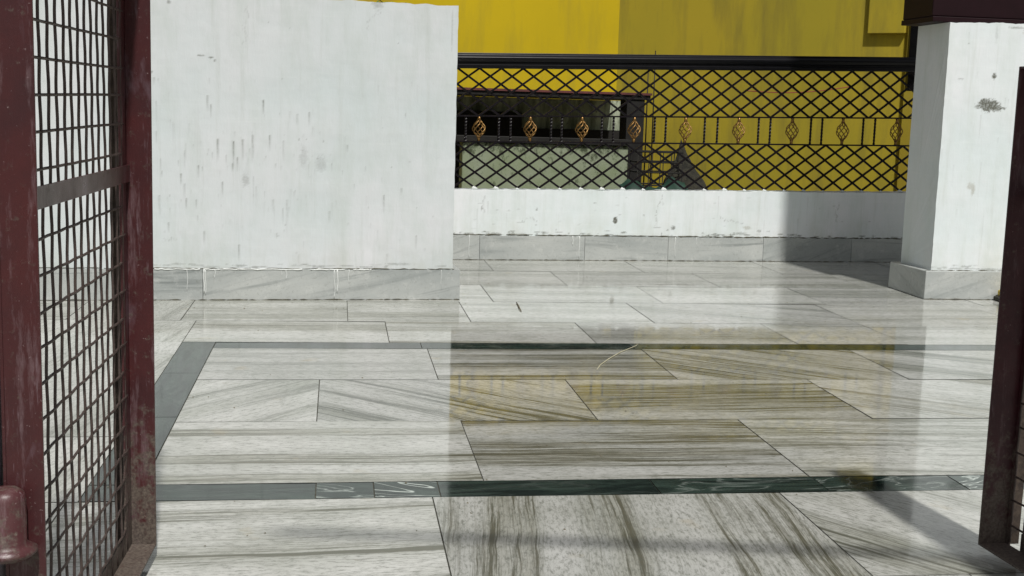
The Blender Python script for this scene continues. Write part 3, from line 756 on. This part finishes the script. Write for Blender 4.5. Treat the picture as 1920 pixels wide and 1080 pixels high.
# hedge behind the left wall
hb = MB(); rh = random.Random(9)
for i in range(1500):
    x = rh.uniform(-.9, .42); y = rh.uniform(7.3, 7.75); z = 1.05+rh.random()**.6*.52*(.9+.12*math.sin(x*7))
    s = rh.uniform(.02, .045); a = rh.uniform(0, 6.28); b_ = rh.uniform(-.9, .9)
    d1 = np.array([math.cos(a), math.sin(a), b_])*s; d2 = np.array([-math.sin(a), math.cos(a), rh.uniform(-.6, .6)])*s*.5; c = np.array([x, y, z])
    hb.add([c-d1, c+d2, c+d1, c-d2], [(0, 1, 2, 3)])
hg = empty('hedge', (-.2, 7.5, 0), 'green leafy top of a hedge just showing above the tall white wall', 'hedge')
hb.build('foliage', M['leaf'], hg)
mb = MB()
for i in range(9): x = -.85+i*.15; mb.tube([(x, 7.5, -.04), (x+.03, 7.52, .6), (x-.02, 7.5, 1.25)], [.014, .011, .006], 6)
mb.build('stem', M['twig'], hg)

# ------------------------------------------------------------------ gates
def make_gate(far, width, side, paint, wire, name, label, top, fl=.052, near_fl=.052, hinge=True, seed=1, gdir=.036, leg=.06):
    """far = bottom corner of the far stile's free flange edge; side=+1: flanges point to +X"""
    rg = random.Random(seed)
    g_ = np.array([gdir, 1.0]); g_ /= np.linalg.norm(g_); G3 = (g_[0], g_[1], 0); S = (side*g_[1], -side*g_[0], 0)
    zb = far[2]
    F = np.array([far[0]-side*fl, far[1], 0])           # mesh plane, far end
    N = F-np.array(G3)*width
    root = empty(name, (N[0], N[1], zb), label, 'gate', 'pair of maroon gates')
    T = .005
    def part(nm, boxes, mat=paint, bev=.0012):
        mb = MB()
        for a, b_, c in boxes:
            if side > 0: mb.obox((N[0], N[1], 0), S, G3, (0,0,1), a, b_, c)
            else: mb.obox((N[0], N[1], 0), G3, S, (0,0,1), b_, a, c)
        return mb.build(nm, mat, root, bevel=bev)
    # S axis: 0 = mesh plane, + = free edge of flange; G axis: 0 near, width far
    part('stile', [((0, fl), (width-T, width), (zb, top)), ((-T, 0), (width-leg, width), (zb, top))])
    part('edge_strip', [((-.034, -T-.0005), (width-T, width), (zb, top))], M['rust'], 0)
    part('stile', [((0, near_fl), (0, T), (zb, top)), ((-T, 0), (0, .045), (zb, top))])
    part('rail', [((0, fl), (T+.001, width-T-.001), (zb, zb+T)), ((-T-.001, -.0005), (.046, width-.061), (zb+.001, zb+.045))])
    part('rail', [((0, fl), (T+.001, width-T-.001), (top-T, top)), ((-T-.001, -.0005), (.046, width-.061), (top-.045, top-.001))])
    part('rail', [((.0035, .0075), (T+.001, width-T-.002), (.822, .857))], bev=0)
    # woven wire
    mb = MB(); sp = .0575
    O = np.array([N[0], N[1], 0]); Gv = np.array(G3); Sv = np.array(S); Zv = np.array([0, 0, 1.])
    us = np.arange(.03, width-.008, .050)
    for i, u_ in enumerate(us):
        z = zb+.01; pts = []; ph = rg.random()*6; am = rg.uniform(.0005, .0018)
        while z < top-.01:
            pts.append(O+Gv*(u_+am*math.sin(z*6+ph))+Sv*(-.0012+.0007*math.sin(z/sp*math.pi+i*math.pi))+Zv*z); z += sp/3
        mb.tube(pts, .0027, 5, 0)
    zz = .857+.02
    zs = list(np.arange(.857+.025, top-.02, sp))+list(np.arange(.822-.05, zb+.02, -sp))
    for i, z in enumerate(zs):
        u_ = .01; pts = []; ph = rg.random()*6; am = rg.uniform(.001, .003)
        while u_ < width-.012:
            pts.append(O+Gv*u_+Sv*(-.0012-.0012*math.sin(u_/sp*math.pi+i*math.pi))+Zv*(z+am*math.sin(u_*3.2+ph))); u_ += sp/3
        mb.tube(pts, .0027, 5, 0)
    mb.build('wire_mesh', wire, root)
    return root, O, Gv, Sv
gl_far = (-.385, 2.702, .03)
gl, O1, G1, S1 = make_gate(gl_far, .88, 1, M['paint'], M['wire'], 'wire_mesh_gate', 'open maroon wire mesh gate on the left, hinge barrel at its foot', 1.42, seed=4)
gr, O2, G2, S2 = make_gate((1.473, 2.606, .03), .85, -1, M['paint2'], M['wire'], 'wire_mesh_gate', 'dark maroon wire mesh gate swung open on the right, in front of the pillar', 1.12, .067, .06, seed=8, gdir=-.05, leg=.018)
# hinge barrel on the near stile of the left gate
mb = MB(); hx, hy = O1[0]+.004, O1[1]-.022
def lathe(mb, cx, cy, prof, n=28, mat=0):
    vs = [(cx+r*math.cos(2*math.pi*j/n), cy+r*math.sin(2*math.pi*j/n), z) for r, z in prof for j in range(n)]
    k = len(prof); fs = [(i*n+j, i*n+(j+1)%n, (i+1)*n+(j+1)%n, (i+1)*n+j) for i in range(k-1) for j in range(n)]
    fs += [tuple(range(n-1,-1,-1)), tuple((k-1)*n+j for j in range(n))]
    mb.add(vs, fs, mat, True)
lathe(mb, hx, hy, [(.016,.335),(.032,.340),(.041,.347),(.041,.352),(.032,.356),(.027,.362),(.027,.424),(.025,.434),(.016,.441),(.004,.443)])
o = mb.build('hinge_barrel', mat_paint('worn_hinge_paint', (.060, .014, .016), (.10, .040, .042), .8, .28, .6, .6), gl)

# gate post at the far left edge
gp = empty('gate_post', (O1[0]-.062, O1[1]-.03, 0), 'maroon painted post with worn silver edge at the far left', 'post')
mb = MB(); lathe(mb, O1[0]-.036, O1[1]+.02, [(.028, 0), (.028, 2.1)], 24); mb.build('pipe', M['steel'], gp)

# ------------------------------------------------------------------ small things on the floor
mb = MB(); mb.tube([(.900, 6.02, .003), (.903, 6.11, .008), (.91, 6.2, .005), (.915, 6.30, .004)], [.002, .003, .003, .002], 6)
tag(mb.build('twig', M['twig'], base=(.9, 6.15, .003)), 'short dark twig lying on the marble near the tall wall', 'twig')
mb = MB(); mb.tube([(1.0, 4.66, .002), (1.03, 4.74, .003), (1.09, 4.86, .003), (1.17, 5.00, .003), (1.27, 5.14, .003), (1.29, 5.19, .002)], [.001, .0022, .0022, .002, .0018, .001], 6)
tag(mb.build('straw', M['straw'], base=(1.1, 4.9, .002)), 'pale bent straw lying across the far green marble stripe', 'straw')
bx = empty('plastic_tray', (3.78, 6.42, 0), 'small yellow plastic tray on the floor against the pillar base', 'tray')
mb = MB(); mb.box(3.685, 3.95, 6.40, 6.535, .028, .062); mb.build('tray_body', M['ybox'], bx, bevel=.008)
mb = MB(); mb.box(3.665, 3.96, 6.385, 6.54, .001, .026); mb.build('tray_base', M['sack'], bx, bevel=.006)

# invented pipe above the view, added to cast a shadow band on near slabs
mb = MB(); Ls = 2.3/math.tan(SUN_EL)
P = lambda x, y: (x+.122*Ls, y-.993*Ls, 2.3)
mb.tube([P(-.14, 2.86), P(1.55, 2.60), P(4.2, 2.2)], .022, 12)
tag(mb.build('shadow_caster_pipe', M['steel'], base=P(1.55, 2.6)), 'unseen pipe added overhead to cast a soft shadow on the nearest marble slabs', 'pipe')

# crumbs and specks blown over the marble
rc = random.Random(11); mb = MB()
for i in range(170):
    y = 2.6+4.9*rc.random()**1.2; x = rc.uniform(-.6, .42*y); s_ = rc.uniform(.0015, .0045)
    if rc.random() < .35: y = 6.18+rc.gauss(0, .06); x = rc.uniform(-.8, .65); s_ *= .8
    c = np.array([x, y, .0008]); a = rc.uniform(0, 3.1); d1 = np.array([math.cos(a), math.sin(a), 0])*s_; d2 = np.array([-math.sin(a), math.cos(a), 0])*s_*rc.uniform(.4, .9)
    mb.add([c-d1, c-d2, c+d1, c+d2, c+np.array([0, 0, s_*.7])], [(0, 1, 4), (1, 2, 4), (2, 3, 4), (3, 0, 4)])
tag(mb.build('floor_grit', M['twig'], base=(.8, 4.5, 0)), 'scattered dark crumbs of grit and leaf over the marble', 'grit', kind='stuff')
